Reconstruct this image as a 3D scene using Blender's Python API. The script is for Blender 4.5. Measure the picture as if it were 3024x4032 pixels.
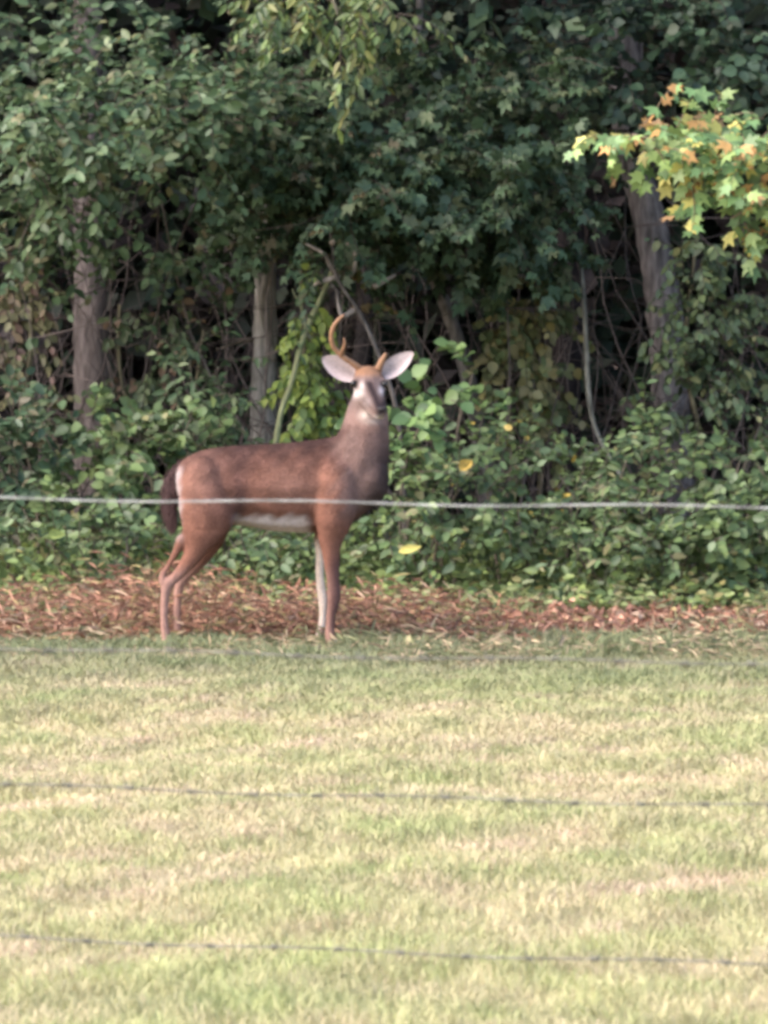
import bpy, math, random
import numpy as np
from mathutils import Vector

for o in list(bpy.data.objects):
    bpy.data.objects.remove(o, do_unlink=True)
random.seed(7)
rng = np.random.default_rng(11)
S = bpy.context.scene
COL = S.collection

# ------------------------------------------------------------------ camera
CAM_H = 1.6
F = 26790.0                       # focal length in photograph pixels (4032 high)
PITCH = math.atan(905.0 / F)
cam_d = bpy.data.cameras.new('camera')
cam_d.sensor_width = 36.0
cam_d.lens = F / 4032.0 * 36.0
cam_d.clip_start = 0.5
cam_d.clip_end = 6000
cam_d.dof.use_dof = True
cam_d.dof.focus_distance = 30.0
cam_d.dof.aperture_fstop = 15.0
cam = bpy.data.objects.new('camera', cam_d)
COL.objects.link(cam)
cam.location = (0, 0, CAM_H)
cam.rotation_euler = (math.pi / 2 - PITCH, 0, 0)
S.camera = cam

# ------------------------------------------------------------------ world, sun, exposure
SUN_EL, SUN_AZ = math.radians(42), math.radians(-112)      # azimuth clockwise from +Y: behind the camera's left shoulder
w = bpy.data.worlds.new('World'); S.world = w; w.use_nodes = True
nt = w.node_tree; nt.nodes.clear()
sky = nt.nodes.new('ShaderNodeTexSky'); sky.sky_type = 'NISHITA'; sky.sun_disc = False
sky.sun_elevation = SUN_EL; sky.sun_rotation = SUN_AZ
sky.air_density = 1.0; sky.dust_density = 3.0; sky.ozone_density = 1.0
bg = nt.nodes.new('ShaderNodeBackground'); bg.inputs['Strength'].default_value = 0.15
wo = nt.nodes.new('ShaderNodeOutputWorld')
nt.links.new(sky.outputs[0], bg.inputs[0]); nt.links.new(bg.outputs[0], wo.inputs[0])
sd = bpy.data.lights.new('sun', 'SUN'); sd.energy = 0.9; sd.angle = math.radians(28); sd.color = (1.0, 0.95, 0.87)
sun = bpy.data.objects.new('sun', sd); COL.objects.link(sun)
sv = Vector((math.sin(SUN_AZ) * math.cos(SUN_EL), math.cos(SUN_AZ) * math.cos(SUN_EL), math.sin(SUN_EL)))
sun.rotation_euler = sv.to_track_quat('Z', 'Y').to_euler()
sun.location = sv * 40
S.view_settings.view_transform = 'Standard'
S.view_settings.look = 'None'
S.view_settings.exposure = 1.88
S.view_settings.gamma = 1.0
S.view_settings.use_curve_mapping = False
S.render.engine = 'CYCLES'
S.cycles.use_denoising = True
S.cycles.filter_width = 3.7
S.cycles.max_bounces = 8
S.cycles.transparent_max_bounces = 4

# ------------------------------------------------------------------ helpers
CP, SP = math.cos(PITCH), math.sin(PITCH)
def P(px, py, d):
    """a point at distance d (metres along +Y) that the photograph shows at pixel px, py"""
    x = (px - 1512.0) / F; y = -(py - 2016.0) / F
    dy = CP + y * SP; dz = -SP + y * CP
    s = d / dy
    return np.array((x * s, d, CAM_H + dz * s))
def M(pix, d): return pix * d / F         # photograph pixels -> metres at distance d

def link(name, me, parent=None, loc=None):
    o = bpy.data.objects.new(name, me); COL.objects.link(o)
    if parent is not None: o.parent = parent
    if loc is not None: o.location = loc
    return o
def tag(o, label=None, cat=None, group=None, kind=None):
    if label: o['label'] = label
    if cat: o['category'] = cat
    if group: o['group'] = group
    if kind: o['kind'] = kind
    return o
def empty(name, loc, label, cat, group=None):
    o = link(name, None, None, loc); o.empty_display_size = 0.1
    return tag(o, label, cat, group)

def mesh(name, V, Fc, mat, col=None, smooth=False):
    """V (n,3); Fc (m,k) faces, all of k corners; col (n,3) vertex colours"""
    V = np.asarray(V, np.float32); Fc = np.asarray(Fc, np.int32)
    m, k = Fc.shape
    me = bpy.data.meshes.new(name)
    me.vertices.add(len(V)); me.vertices.foreach_set('co', V.ravel())
    me.loops.add(m * k); me.loops.foreach_set('vertex_index', Fc.ravel())
    me.polygons.add(m); me.polygons.foreach_set('loop_start', np.arange(0, m * k, k, dtype=np.int32))
    me.polygons.foreach_set('loop_total', np.full(m, k, np.int32))
    if smooth: me.polygons.foreach_set('use_smooth', np.ones(m, bool))
    me.update(calc_edges=True)
    if col is not None:
        a = me.attributes.new('Col', 'FLOAT_COLOR', 'POINT')
        c = np.ones((len(V), 4), np.float32); c[:, :3] = col
        a.data.foreach_set('color', c.ravel())
    if mat: me.materials.append(mat)
    return me

def norm(a): return a / np.maximum(np.linalg.norm(a, axis=-1, keepdims=True), 1e-9)

def tube_vf(pts, rad, n=8, jit=0.0, seed=0):
    pts = np.asarray(pts, float); rad = np.asarray(rad, float)
    r = np.random.default_rng(seed)
    T = norm(np.gradient(pts, axis=0))
    ref = np.array((0.13, 0.97, 0.2)); 
    A = norm(np.cross(T, ref)); B = np.cross(T, A)
    ang = np.linspace(0, 2 * np.pi, n, endpoint=False)
    rr = rad[:, None] * (1 + jit * r.standard_normal((len(pts), n)))
    V = pts[:, None] + rr[..., None] * (A[:, None] * np.cos(ang)[None, :, None] + B[:, None] * np.sin(ang)[None, :, None])
    V = V.reshape(-1, 3)
    Q = []
    for i in range(len(pts) - 1):
        for j in range(n):
            j2 = (j + 1) % n
            Q.append((i * n + j, i * n + j2, (i + 1) * n + j2, (i + 1) * n + j))
    c0 = len(V); V = np.vstack([V, pts[:1], pts[-1:]])
    for j in range(n):
        j2 = (j + 1) % n
        Q.append((c0, j2, j, j)); Q.append((c0 + 1, (len(pts) - 1) * n + j, (len(pts) - 1) * n + j2, (len(pts) - 1) * n + j2))
    return V, Q
def quads_to_tris(Q):
    T = []
    for a, b, c, d in Q:
        T.append((a, b, c))
        if d != c and d != a: T.append((a, c, d))
    return T
class TB:
    """collects tubes and builds one mesh"""
    def __init__(s): s.V = []; s.T = []; s.C = []; s.n = 0
    def add(s, pts, rad, n=6, jit=0.0, col=(.1, .08, .06), seed=0):
        V, Q = tube_vf(pts, rad, n, jit, seed); T = np.array(quads_to_tris(Q)) + s.n
        s.V.append(V); s.T.append(T); s.C.append(np.tile(col, (len(V), 1))); s.n += len(V)
    def build(s, name, mat, parent=None, org=(0, 0, 0)):
        me = mesh(name, np.vstack(s.V) - np.array(org), np.vstack(s.T), mat, np.vstack(s.C), True)
        return link(name, me, parent)
def spline(ctrl, n):
    """Catmull-Rom through rows of ctrl"""
    c = np.asarray(ctrl, float); c = np.vstack([2 * c[0] - c[1], c, 2 * c[-1] - c[-2]])
    m = len(c) - 3; out = []
    for t in np.linspace(0, m - 1e-6, n):
        i = int(t); u = t - i; a, b, cc, d = c[i:i + 4]
        out.append(0.5 * ((2 * b) + (-a + cc) * u + (2 * a - 5 * b + 4 * cc - d) * u * u + (-a + 3 * b - 3 * cc + d) * u ** 3))
    return np.array(out)

# patchy noise in numpy: sums of sines
_ph = rng.uniform(0, 6.28, (40,)); _dr = rng.standard_normal((40, 2)); _dr /= np.linalg.norm(_dr, axis=1, keepdims=True)
def patch(x, y, scale, k0=0, n=8):
    v = 0
    for i in range(k0, k0 + n):
        f = scale * (0.6 + 0.18 * (i - k0))
        v = v + np.sin(f * (x * _dr[i, 0] + y * _dr[i, 1]) + _ph[i])
    return v / math.sqrt(n)

# ------------------------------------------------------------------ materials
def new_mat(name):
    m = bpy.data.materials.new(name); m.use_nodes = True
    n = m.node_tree.nodes; l = m.node_tree.links; n.clear()
    return m, n, l
def N(n, t, **kw):
    x = n.new(t)
    for k, v in kw.items(): setattr(x, k, v)
    return x
def attr_mat(name, rough=0.6, trans=0.0, noise=25.0, amount=0.35, bump=0.0, spec=0.4, coord='Object', stretch=(1, 1, 1)):
    m, n, l = new_mat(name)
    at = N(n, 'ShaderNodeAttribute', attribute_name='Col')
    tc = N(n, 'ShaderNodeTexCoord'); mp = N(n, 'ShaderNodeMapping'); mp.inputs['Scale'].default_value = stretch
    l.new(tc.outputs[coord], mp.inputs[0])
    nz = N(n, 'ShaderNodeTexNoise'); nz.inputs['Scale'].default_value = noise; nz.inputs['Detail'].default_value = 4
    l.new(mp.outputs[0], nz.inputs['Vector'])
    mr = N(n, 'ShaderNodeMapRange'); mr.inputs[1].default_value = .25; mr.inputs[2].default_value = .75
    mr.inputs[3].default_value = 1 - amount; mr.inputs[4].default_value = 1 + amount
    l.new(nz.outputs[0], mr.inputs[0])
    mx = N(n, 'ShaderNodeVectorMath', operation='SCALE'); l.new(at.outputs['Color'], mx.inputs[0]); l.new(mr.outputs[0], mx.inputs['Scale'])
    b = N(n, 'ShaderNodeBsdfPrincipled'); b.inputs['Roughness'].default_value = rough; b.inputs['Specular IOR Level'].default_value = spec
    l.new(mx.outputs[0], b.inputs['Base Color'])
    o = N(n, 'ShaderNodeOutputMaterial')
    if bump:
        bp = N(n, 'ShaderNodeBump'); bp.inputs['Strength'].default_value = bump; bp.inputs['Distance'].default_value = .01
        l.new(nz.outputs[0], bp.inputs['Height']); l.new(bp.outputs[0], b.inputs['Normal'])
    if trans:
        t = N(n, 'ShaderNodeBsdfTranslucent'); l.new(mx.outputs[0], t.inputs[0])
        ms = N(n, 'ShaderNodeMixShader'); ms.inputs[0].default_value = trans
        l.new(b.outputs[0], ms.inputs[1]); l.new(t.outputs[0], ms.inputs[2]); l.new(ms.outputs[0], o.inputs[0])
    else:
        l.new(b.outputs[0], o.inputs[0])
    return m
LEAF = attr_mat('leaf_material', .48, .28, 60, .18, spec=.45)
GRASS = attr_mat('grass_material', .6, .30, 20, .08, spec=.3)
BARK = attr_mat('bark_material', .95, 0, 30, .7, bump=1.0, spec=.2, stretch=(1, 1, .25))
TWIG = attr_mat('twig_material', .85, 0, 40, .3, spec=.2)
DEAD = attr_mat('dead_leaf_material', .75, .15, 50, .3, spec=.25)

def ground_mat():
    m, n, l = new_mat('ground_material')
    tc = N(n, 'ShaderNodeTexCoord')
    def noise(sc, det=5):
        z = N(n, 'ShaderNodeTexNoise'); z.inputs['Scale'].default_value = sc; z.inputs['Detail'].default_value = det
        l.new(tc.outputs['Object'], z.inputs['Vector']); return z
    n1, n2, n3 = noise(1.3), noise(22), noise(5)
    r = N(n, 'ShaderNodeValToRGB'); e = r.color_ramp.elements
    e[0].position = .3; e[0].color = (.16, .17, .06, 1); e[1].position = .7; e[1].color = (.40, .32, .19, 1)
    ad = N(n, 'ShaderNodeMath', operation='ADD'); l.new(n1.outputs[0], ad.inputs[0])
    sm = N(n, 'ShaderNodeMath', operation='MULTIPLY_ADD'); l.new(n2.outputs[0], sm.inputs[0]); sm.inputs[1].default_value = .5; sm.inputs[2].default_value = -.25
    l.new(sm.outputs[0], ad.inputs[1]); l.new(ad.outputs[0], r.inputs[0])
    r2 = N(n, 'ShaderNodeValToRGB'); e = r2.color_ramp.elements
    e[0].position = .3; e[0].color = (.07, .045, .034, 1); e[1].position = .75; e[1].color = (.26, .16, .11, 1)
    l.new(n2.outputs[0], r2.inputs[0])
    sx = N(n, 'ShaderNodeSeparateXYZ'); l.new(tc.outputs['Object'], sx.inputs[0])
    ed = N(n, 'ShaderNodeMath', operation='MULTIPLY_ADD'); l.new(n3.outputs[0], ed.inputs[0]); ed.inputs[1].default_value = .8; l.new(sx.outputs['Y'], ed.inputs[2])
    mr = N(n, 'ShaderNodeMapRange'); mr.inputs[1].default_value = 30.2; mr.inputs[2].default_value = 30.6; l.new(ed.outputs[0], mr.inputs[0])
    mx = N(n, 'ShaderNodeMix', data_type='RGBA'); l.new(mr.outputs[0], mx.inputs[0]); l.new(r.outputs[0], mx.inputs[6]); l.new(r2.outputs[0], mx.inputs[7])
    b = N(n, 'ShaderNodeBsdfPrincipled'); b.inputs['Roughness'].default_value = .95; b.inputs['Specular IOR Level'].default_value = .15
    l.new(mx.outputs[2], b.inputs['Base Color'])
    bp = N(n, 'ShaderNodeBump'); bp.inputs['Strength'].default_value = .8; bp.inputs['Distance'].default_value = .03
    l.new(n2.outputs[0], bp.inputs['Height']); l.new(bp.outputs[0], b.inputs['Normal'])
    o = N(n, 'ShaderNodeOutputMaterial'); l.new(b.outputs[0], o.inputs[0])
    return m

# ------------------------------------------------------------------ ground
def ground_z(x, y):
    g = 0.012 * patch(x, y, 1.1, 0) + 0.008 * patch(x, y, 3.1, 8)
    near = np.clip(1 - np.abs(np.asarray(y) - 25) / 40, 0, 1)
    return g * near - 0.012
gx = np.concatenate([[-3000, -600, -120, -40, -15], np.linspace(-8, 8, 81), [15, 40, 120, 600, 3000]])
gy = np.concatenate([[-3000, -600, -120, -30, 0, 8], np.linspace(12, 48, 145), [60, 120, 600, 3000]])
X, Y = np.meshgrid(gx, gy); Z = ground_z(X, Y)
ii = np.arange(len(gx) * len(gy)).reshape(len(gy), len(gx))
Q = np.stack([ii[:-1, :-1], ii[:-1, 1:], ii[1:, 1:], ii[1:, :-1]], -1).reshape(-1, 4)
g = link('ground', mesh('ground', np.stack([X, Y, Z], -1).reshape(-1, 3), Q, ground_mat(), None, True))
tag(g, kind='structure')

# ------------------------------------------------------------------ leaf shapes: base at origin, length 1 along +Y, face +Z
def leaf_oval(w=.30, fold=.10, droop=.10):
    V = [(0, 0, 0), (0, .35, -fold * .4), (0, .70, -fold * .4 - droop * .4), (0, 1, -droop), (-w * .75, .18, fold * .3), (-w, .45, fold * .5), (-w * .68, .75, fold * .2 - droop * .4),
         (w * .75, .18, fold * .3), (w, .45, fold * .5), (w * .68, .75, fold * .2 - droop * .4)]
    T = [(0, 1, 4), (4, 1, 5), (5, 1, 2), (5, 2, 6), (6, 2, 3), (0, 7, 1), (7, 8, 1), (8, 2, 1), (8, 9, 2), (9, 3, 2)]
    return np.array(V, float), np.array(T)
def leaf_simple(w=.32):
    V = [(0, 0, 0), (0, .5, -.06), (0, 1, -.1), (-w, .45, .05), (w, .45, .05)]
    T = [(0, 1, 3), (3, 1, 2), (0, 4, 1), (4, 2, 1)]
    return np.array(V, float), np.array(T)
def leaf_star(cut=.24):
    V = [(0, 0, 0), (0, .38, -.04)]; T = []
    tips = [(-2.15, .42), (-1.1, .55), (0, .66), (1.1, .55), (2.15, .42)]
    ring = []
    for i, (a, r) in enumerate(tips):
        V.append((math.sin(a) * r, .38 + math.cos(a) * r, -.10)); ring.append(len(V) - 1)
        if i < 4:
            b = (a + tips[i + 1][0]) / 2
            V.append((math.sin(b) * cut, .38 + math.cos(b) * cut, .03)); ring.append(len(V) - 1)
    ring = [0] + ring + [0]
    for a, b in zip(ring[:-1], ring[1:]):
        if a != b: T.append((1, b, a))
    return np.array(V, float), np.array(T)
def leaf_curl():
    V, T = leaf_oval(.34, .45, .35)
    V[:, 2] += .35 * (V[:, 1] - .5) ** 2
    return V, T
def leaf_strand():
    V, T = leaf_oval(.06, .10, .2); V[:, 0] += .16 * V[:, 1] ** 2; V[:, 2] += .25 * (V[:, 1] - .5) ** 2
    return V, T
def leaf_lobed():
    V, T = leaf_star(.36); V[:, 0] *= .88; V[:, 2] *= 2.2
    return V, T
SHAPE = {'oval': leaf_oval(), 'narrow': leaf_oval(.19, .08, .16), 'broad': leaf_oval(.42, .12, .12), 'simple': leaf_simple(), 'star': leaf_star(.29), 'curl': leaf_curl(), 'strand': leaf_strand(), 'lobed': leaf_lobed()}

def frames(d, nrm):
    d = norm(d); z = norm(nrm - d * np.sum(nrm * d, -1, keepdims=True)); x = np.cross(d, z)
    return np.stack([x, d, z], -1)          # columns: local X, Y, Z
def leaf_batch(shape, pos, R, size):
    V0, T0 = SHAPE[shape]
    V = np.einsum('nij,kj->nki', R, V0) * size[:, None, None] + pos[:, None]
    T = T0[None] + (np.arange(len(pos)) * len(V0))[:, None, None]
    return V.reshape(-1, 3), T.reshape(-1, 3), len(V0)

def pick_cols(pal, n, r):
    c = np.array([p[:3] for p in pal]); wt = np.array([p[3] for p in pal]); wt = wt / wt.sum()
    k = r.choice(len(pal), n, p=wt)
    return c[k] * (1 + .22 * r.standard_normal((n, 1))).clip(.5, 1.6), k

TWC = (.085, .068, .055)
def twiggy(ell, size, r, droop=.25, spacing=.03, per_twig=14, twig_len=(.22, .5), face=.55, biasy=-.5):
    """leaves arranged along twigs that start inside ellipsoids (px, py, depth, rx_px, ry_px, r_depth_m, leaves); returns pos, R, size, twig polylines"""
    POS, D, NR, tw = [], [], [], []
    for (px, py, d, rx, ry, rd, n) in ell:
        c = P(px, py, d); ax = np.array((M(rx, d), rd, M(ry, d)))
        for _ in range(max(1, int(n / per_twig))):
            u = norm(r.standard_normal(3)); u = u * r.uniform(.25, 1) ** .5
            s = c + u * ax
            if s[2] < .03: continue
            dr = norm(u * .7 + r.standard_normal(3) * .6 + np.array((0, biasy, .12)))
            L = r.uniform(*twig_len); m = 7
            pts = [s]
            for k in range(m):
                dr = norm(dr + np.array((0, 0, -droop)) / m * 1.6 + r.standard_normal(3) * .09)
                pts.append(pts[-1] + dr * L / m)
            pts = np.array(pts)
            if pts[:, 2].min() < .02: pts[:, 2] += .02 - pts[:, 2].min()
            tw.append(pts)
            kk = per_twig
            t = np.linspace(.12, 1, kk) * m
            i0 = np.minimum(t.astype(int), m - 1); fr = (t - i0)[:, None]
            p = pts[i0] * (1 - fr) + pts[i0 + 1] * fr; td = norm(pts[i0 + 1] - pts[i0])
            side = norm(np.cross(td, np.array((0, 0, 1.0))) + 1e-6) * np.where(np.arange(kk) % 2, 1, -1)[:, None]
            ld = norm(td * .55 + side * .8 + r.standard_normal((kk, 3)) * .35 + np.array((0, 0, -droop)))
            nn = np.array((0, -face, .75)) + r.standard_normal((kk, 3)) * .45
            POS.append(p); D.append(ld); NR.append(nn)
    POS = np.vstack(POS); R = frames(np.vstack(D), np.vstack(NR))
    sz = size * r.uniform(.6, 1.25, len(POS))
    return POS, R, sz, tw

def in_view(pos):
    d = pos[:, 1]; x = pos[:, 0] / d * F + 1512; y = 1111 + (CAM_H - pos[:, 2]) / d * F
    return (x > 0) & (x < 3024) & (y > 0) & (y < 2700)

def add_foliage(root, shape, ell, size, pal, seed, singles=100, name='foliage', droop=.25, per_twig=14, face=.55, mat=None, twig_col=TWC, twig_len=(.22, .5), biasy=-.5, twigs=True):
    """most leaves are one part (stuff); the ones that show largest are parts of their own"""
    r = np.random.default_rng(seed); mat = mat or LEAF
    org = np.array(root.location)
    POS, R, sz, tw = twiggy(ell, size, r, droop, per_twig=per_twig, face=face, twig_len=twig_len, biasy=biasy)
    cols, kk = pick_cols(pal, len(POS), r)
    single = np.zeros(len(POS), bool)
    if singles:
        vis = np.where(in_view(POS))[0]
        if len(vis):
            score = POS[vis, 1] - sz[vis] * 6 + r.uniform(0, .25, len(vis))
            single[vis[np.argsort(score)[:singles]]] = True
    a = ~single
    V, T, k = leaf_batch(shape, POS[a] - org, R[a], sz[a])
    fo = link(name, mesh(name, V, T, mat, np.repeat(cols[a], k, 0)), root); fo['kind'] = 'stuff'
    if singles:
        V0, T0 = SHAPE[shape]; pool = []
        for p in pal:
            pool.append([mesh('leaf', V0, T0, mat, np.tile(np.array(p[:3]) * f, (len(V0), 1))) for f in (.75, 1.0, 1.3)])
        from mathutils import Matrix
        for i in np.where(single)[0]:
            o = link('leaf', pool[kk[i]][r.integers(3)], root)
            m4 = np.eye(4); m4[:3, :3] = R[i] * sz[i]; m4[:3, 3] = POS[i] - org
            o.matrix_local = Matrix(m4.tolist())
    if tw and twigs:
        tb = TB()
        for q in tw: tb.add(q, np.linspace(.004, .0015, len(q)), 3, 0, twig_col)
        t = tb.build('twigs', TWIG, root, org); t['kind'] = 'stuff'
    return fo

def trunk(root, path, col=(.13, .11, .095), name='trunk', n=14, jit=.05, seed=0, sub=6):
    """path rows: (px, py, depth, radius m)"""
    pts = np.array([list(P(a, b, d)) + [r_] for a, b, d, r_ in path])
    sp = spline(pts, max(8, sub * len(path)))
    tb = TB(); tb.add(sp[:, :3], np.maximum(sp[:, 3], .002), n, jit, col, seed)
    return tb.build(name, BARK, root, np.array(root.location))

def gp(px, d):                      # ground point below pixel column px at distance d
    p = P(px, 2000, d); return (p[0], d, 0.0)
def gy_px(d): return 1111 + F * CAM_H / d       # pixel row of the ground at distance d

# palettes: r, g, b, weight  (albedo)
G_LIGHT = [(.105, .150, .060, 5), (.075, .115, .050, 5), (.14, .165, .070, 2), (.18, .16, .07, .6)]
G_MID = [(.062, .098, .046, 5), (.085, .122, .054, 4), (.115, .132, .06, 1.4), (.15, .12, .065, .6)]
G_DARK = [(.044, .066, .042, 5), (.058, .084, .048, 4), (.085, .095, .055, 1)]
G_WEED = [(.110, .165, .065, 5), (.150, .205, .075, 4), (.08, .125, .055, 4), (.20, .19, .09, 1)]
G_SUN = [(.27, .37, .125, 7), (.17, .28, .11, 7), (.50, .45, .13, 2.6), (.55, .31, .11, 1.4), (.46, .28, .14, .6)]
BROWN = [(.37, .185, .125, 6), (.44, .25, .175, 4.5), (.20, .105, .078, 3), (.48, .34, .25, 1.2), (.33, .27, .13, 3.5)]

# ================================================================== the wood
cool = lambda pal: [(a * .92, b * 1.0, c * 1.12, w_) for a, b, c, w_ in pal]
G_LIGHT, G_MID, G_DARK = cool(G_LIGHT), cool(G_MID), cool(G_DARK)
UP = [-350, -900, -1600, -2400]
def above(px, d, rx, n, seed, top=-2600):
    r = np.random.default_rng(seed); out = []
    for _ in range(9):
        out.append((px + r.uniform(-1, 1) * rx, r.uniform(top, -250), d + r.uniform(-.3, 2.2), rx * .55, 520, 1.2, n / 9))
    return out

# tree with the bright crown on the left
t = empty('tree', gp(372, 36.2), 'tree at the left with a straight grey-brown trunk and the brightest leafy crown', 'tree', 'trees at the edge of the wood')
trunk(t, [(372, gy_px(36.2) + 30, 36.2, .12), (365, 1700, 36.2, .10), (358, 1300, 36.2, .092), (352, 900, 36.2, .085), (345, 300, 36.2, .08), (360, -900, 36.3, .06), (380, -2200, 36.3, .03)], (.21, .17, .16), seed=1)
trunk(t, [(352, 820, 36.2, .04), (500, 620, 35.5, .03), (760, 500, 34.6, .02), (980, 470, 34.0, .008)], (.11, .09, .075), 'branch', 8, seed=2)
trunk(t, [(350, 700, 36.2, .04), (220, 480, 35.2, .025), (60, 420, 34.2, .01)], (.11, .09, .075), 'branch', 8, seed=3)
add_foliage(t, 'oval', [(150, 470, 34, 330, 170, .7, 900), (480, 460, 33.7, 330, 150, .7, 1100), (830, 400, 33.9, 290, 150, .6, 900), (270, 760, 34.6, 260, 120, .5, 420),
    (560, 270, 34.2, 420, 110, .6, 520), (120, 130, 34.6, 300, 130, .6, 400), (60, 860, 34.7, 200, 160, .5, 350), (640, 920, 35, 260, 130, .5, 320)], .068, G_LIGHT, 21, 150)
add_foliage(t, 'simple', above(300, 34.2, 1100, 1320, 31), .15, G_MID, 41, 0, 'upper_foliage', twigs=False)

# tree behind the deer
t = empty('tree', gp(1045, 35.4), 'tree behind the deer\'s back, its pale grey trunk wound with a vine', 'tree', 'trees at the edge of the wood')
trunk(t, [(1045, gy_px(35.4) + 30, 35.4, .105), (1040, 1700, 35.4, .075), (1042, 1480, 35.4, .066), (1046, 1250, 35.4, .06), (1045, 950, 35.4, .055), (1060, 500, 35.4, .05), (1100, -900, 35.5, .04), (1100, -2000, 35.5, .02)], (.28, .255, .235), seed=4)
trunk(t, [(1080, 1420, 35.33, .018), (1052, 1280, 35.25, .020), (1035, 1180, 35.25, .021), (1050, 1080, 35.25, .02), (1040, 1000, 35.22, .02), (1000, 985, 35.1, .018)], (.20, .18, .16), 'vine_stem', 8, seed=5)
trunk(t, [(940, 1075, 34.9, .01), (1010, 1010, 35.1, .018), (1070, 960, 35.1, .02), (1090, 880, 34.9, .018), (1110, 800, 34.6, .012)], (.24, .22, .18), 'branch', 8, seed=6)
trunk(t, [(1050, 700, 35.4, .035), (1250, 520, 34.8, .022), (1430, 430, 34.3, .01)], (.11, .09, .075), 'branch', 8, seed=7)
trunk(t, [(850, 1380, 35.5, .004), (930, 1350, 35.4, .008), (1035, 1330, 35.4, .01)], (.12, .10, .08), 'dead_branch', 6, seed=8)
add_foliage(t, 'lobed', [(1130, 620, 34.3, 260, 130, .6, 620), (1360, 720, 34.2, 260, 140, .6, 700), (1200, 310, 34.6, 300, 160, .6, 520), (1060, 800, 34.8, 200, 110, .4, 300), (1480, 880, 34.5, 200, 120, .4, 420),
    (1330, 880, 34.9, 240, 90, .4, 260), (960, 720, 34.5, 160, 130, .4, 320)], .080, [(a * 1.3, b_ * 1.25, c * 1.25, w_) for a, b_, c, w_ in G_MID], 22, 150)
add_foliage(t, 'simple', above(1150, 34.4, 900, 1200, 32), .15, G_MID, 42, 0, 'upper_foliage', twigs=False)

# leaning tree right of the deer's head
t = empty('tree', gp(1980, 35.8), 'thin grey tree leaning to the left, in the dark gap right of the deer\'s head', 'tree', 'trees at the edge of the wood')
trunk(t, [(1985, gy_px(35.8) + 30, 35.8, .06), (1930, 1950, 35.8, .05), (1850, 1520, 35.6, .042), (1760, 1220, 35.5, .036), (1680, 1030, 35.3, .03), (1600, 800, 35.2, .026), (1640, 200, 35.2, .022), (1760, -1200, 35.2, .012)], (.22, .195, .19), seed=9, n=10)
trunk(t, [(1540, 985, 34.7, .01), (1522, 1010, 34.7, .012), (1535, 1090, 34.7, .011), (1540, 1095, 34.7, .006)], (.22, .19, .17), 'branch', 6, seed=10)
trunk(t, [(1690, 1040, 35.3, .012), (1560, 980, 34.8, .01), (1490, 860, 34.4, .008)], (.15, .12, .1), 'branch', 6, seed=10)
add_foliage(t, 'lobed', [(1720, 620, 34.6, 240, 170, .6, 620), (1950, 780, 34.5, 250, 150, .6, 760), (2110, 640, 34.6, 180, 160, .5, 460), (2000, 960, 34.9, 190, 110, .4, 380), (1720, 860, 34.8, 190, 120, .4, 360),
    (1800, 360, 34.9, 260, 140, .6, 360), (2060, 330, 34.9, 240, 140, .6, 360)], .082, [(a * 1.2, b_ * 1.15, c * 1.15, w_) for a, b_, c, w_ in G_MID[:3]], 23, 150)
add_foliage(t, 'simple', above(1900, 34.8, 900, 1200, 33), .15, G_DARK, 43, 0, 'upper_foliage', twigs=False)

# dark trunk: shade of the gap painted into its near-black bark
t = empty('tree', gp(2235, 36.6), 'tree trunk with the deep shade of the gap painted in near-black, between the yellowed vines and the pale leaning stem', 'tree', 'trees at the edge of the wood')
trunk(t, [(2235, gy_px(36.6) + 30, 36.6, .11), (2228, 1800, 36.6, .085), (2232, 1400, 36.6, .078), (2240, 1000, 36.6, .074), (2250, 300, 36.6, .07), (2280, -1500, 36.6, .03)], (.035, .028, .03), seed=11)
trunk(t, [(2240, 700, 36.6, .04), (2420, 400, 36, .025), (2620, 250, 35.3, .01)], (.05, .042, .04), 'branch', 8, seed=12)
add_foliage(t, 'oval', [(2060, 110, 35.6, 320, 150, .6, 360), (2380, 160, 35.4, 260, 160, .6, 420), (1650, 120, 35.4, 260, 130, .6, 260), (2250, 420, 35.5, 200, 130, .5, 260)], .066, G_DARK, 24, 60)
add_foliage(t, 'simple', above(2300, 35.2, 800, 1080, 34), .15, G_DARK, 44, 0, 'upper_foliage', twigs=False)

# thick grey trunk on the right
t = empty('tree', gp(2600, 36.4), 'thickest trunk, grey and slightly bent, below the yellow autumn branch on the right', 'tree', 'trees at the edge of the wood')
trunk(t, [(2680, gy_px(36.4) + 30, 36.4, .13), (2650, 1800, 36.4, .105), (2625, 1350, 36.4, .098), (2598, 1080, 36.4, .092), (2540, 800, 36.4, .085), (2470, 560, 36.4, .08), (2470, 0, 36.4, .09), (2500, -1500, 36.4, .04)], (.23, .20, .20), seed=13, jit=.06)
trunk(t, [(2490, 600, 36.3, .04), (2680, 330, 35.6, .028), (2900, 180, 35, .012)], (.09, .08, .075), 'branch', 8, seed=14)
add_foliage(t, 'broad', [(2560, 230, 35, 260, 160, .6, 420), (2860, 220, 34.8, 260, 170, .6, 560), (2980, 420, 34.6, 160, 170, .5, 300), (2700, 60, 35, 320, 120, .6, 360)], .066, G_DARK[1:] + G_MID[:1], 25, 90)
add_foliage(t, 'simple', above(2900, 34.9, 1100, 1440, 35), .15, G_DARK, 45, 0, 'upper_foliage', twigs=False)

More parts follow.
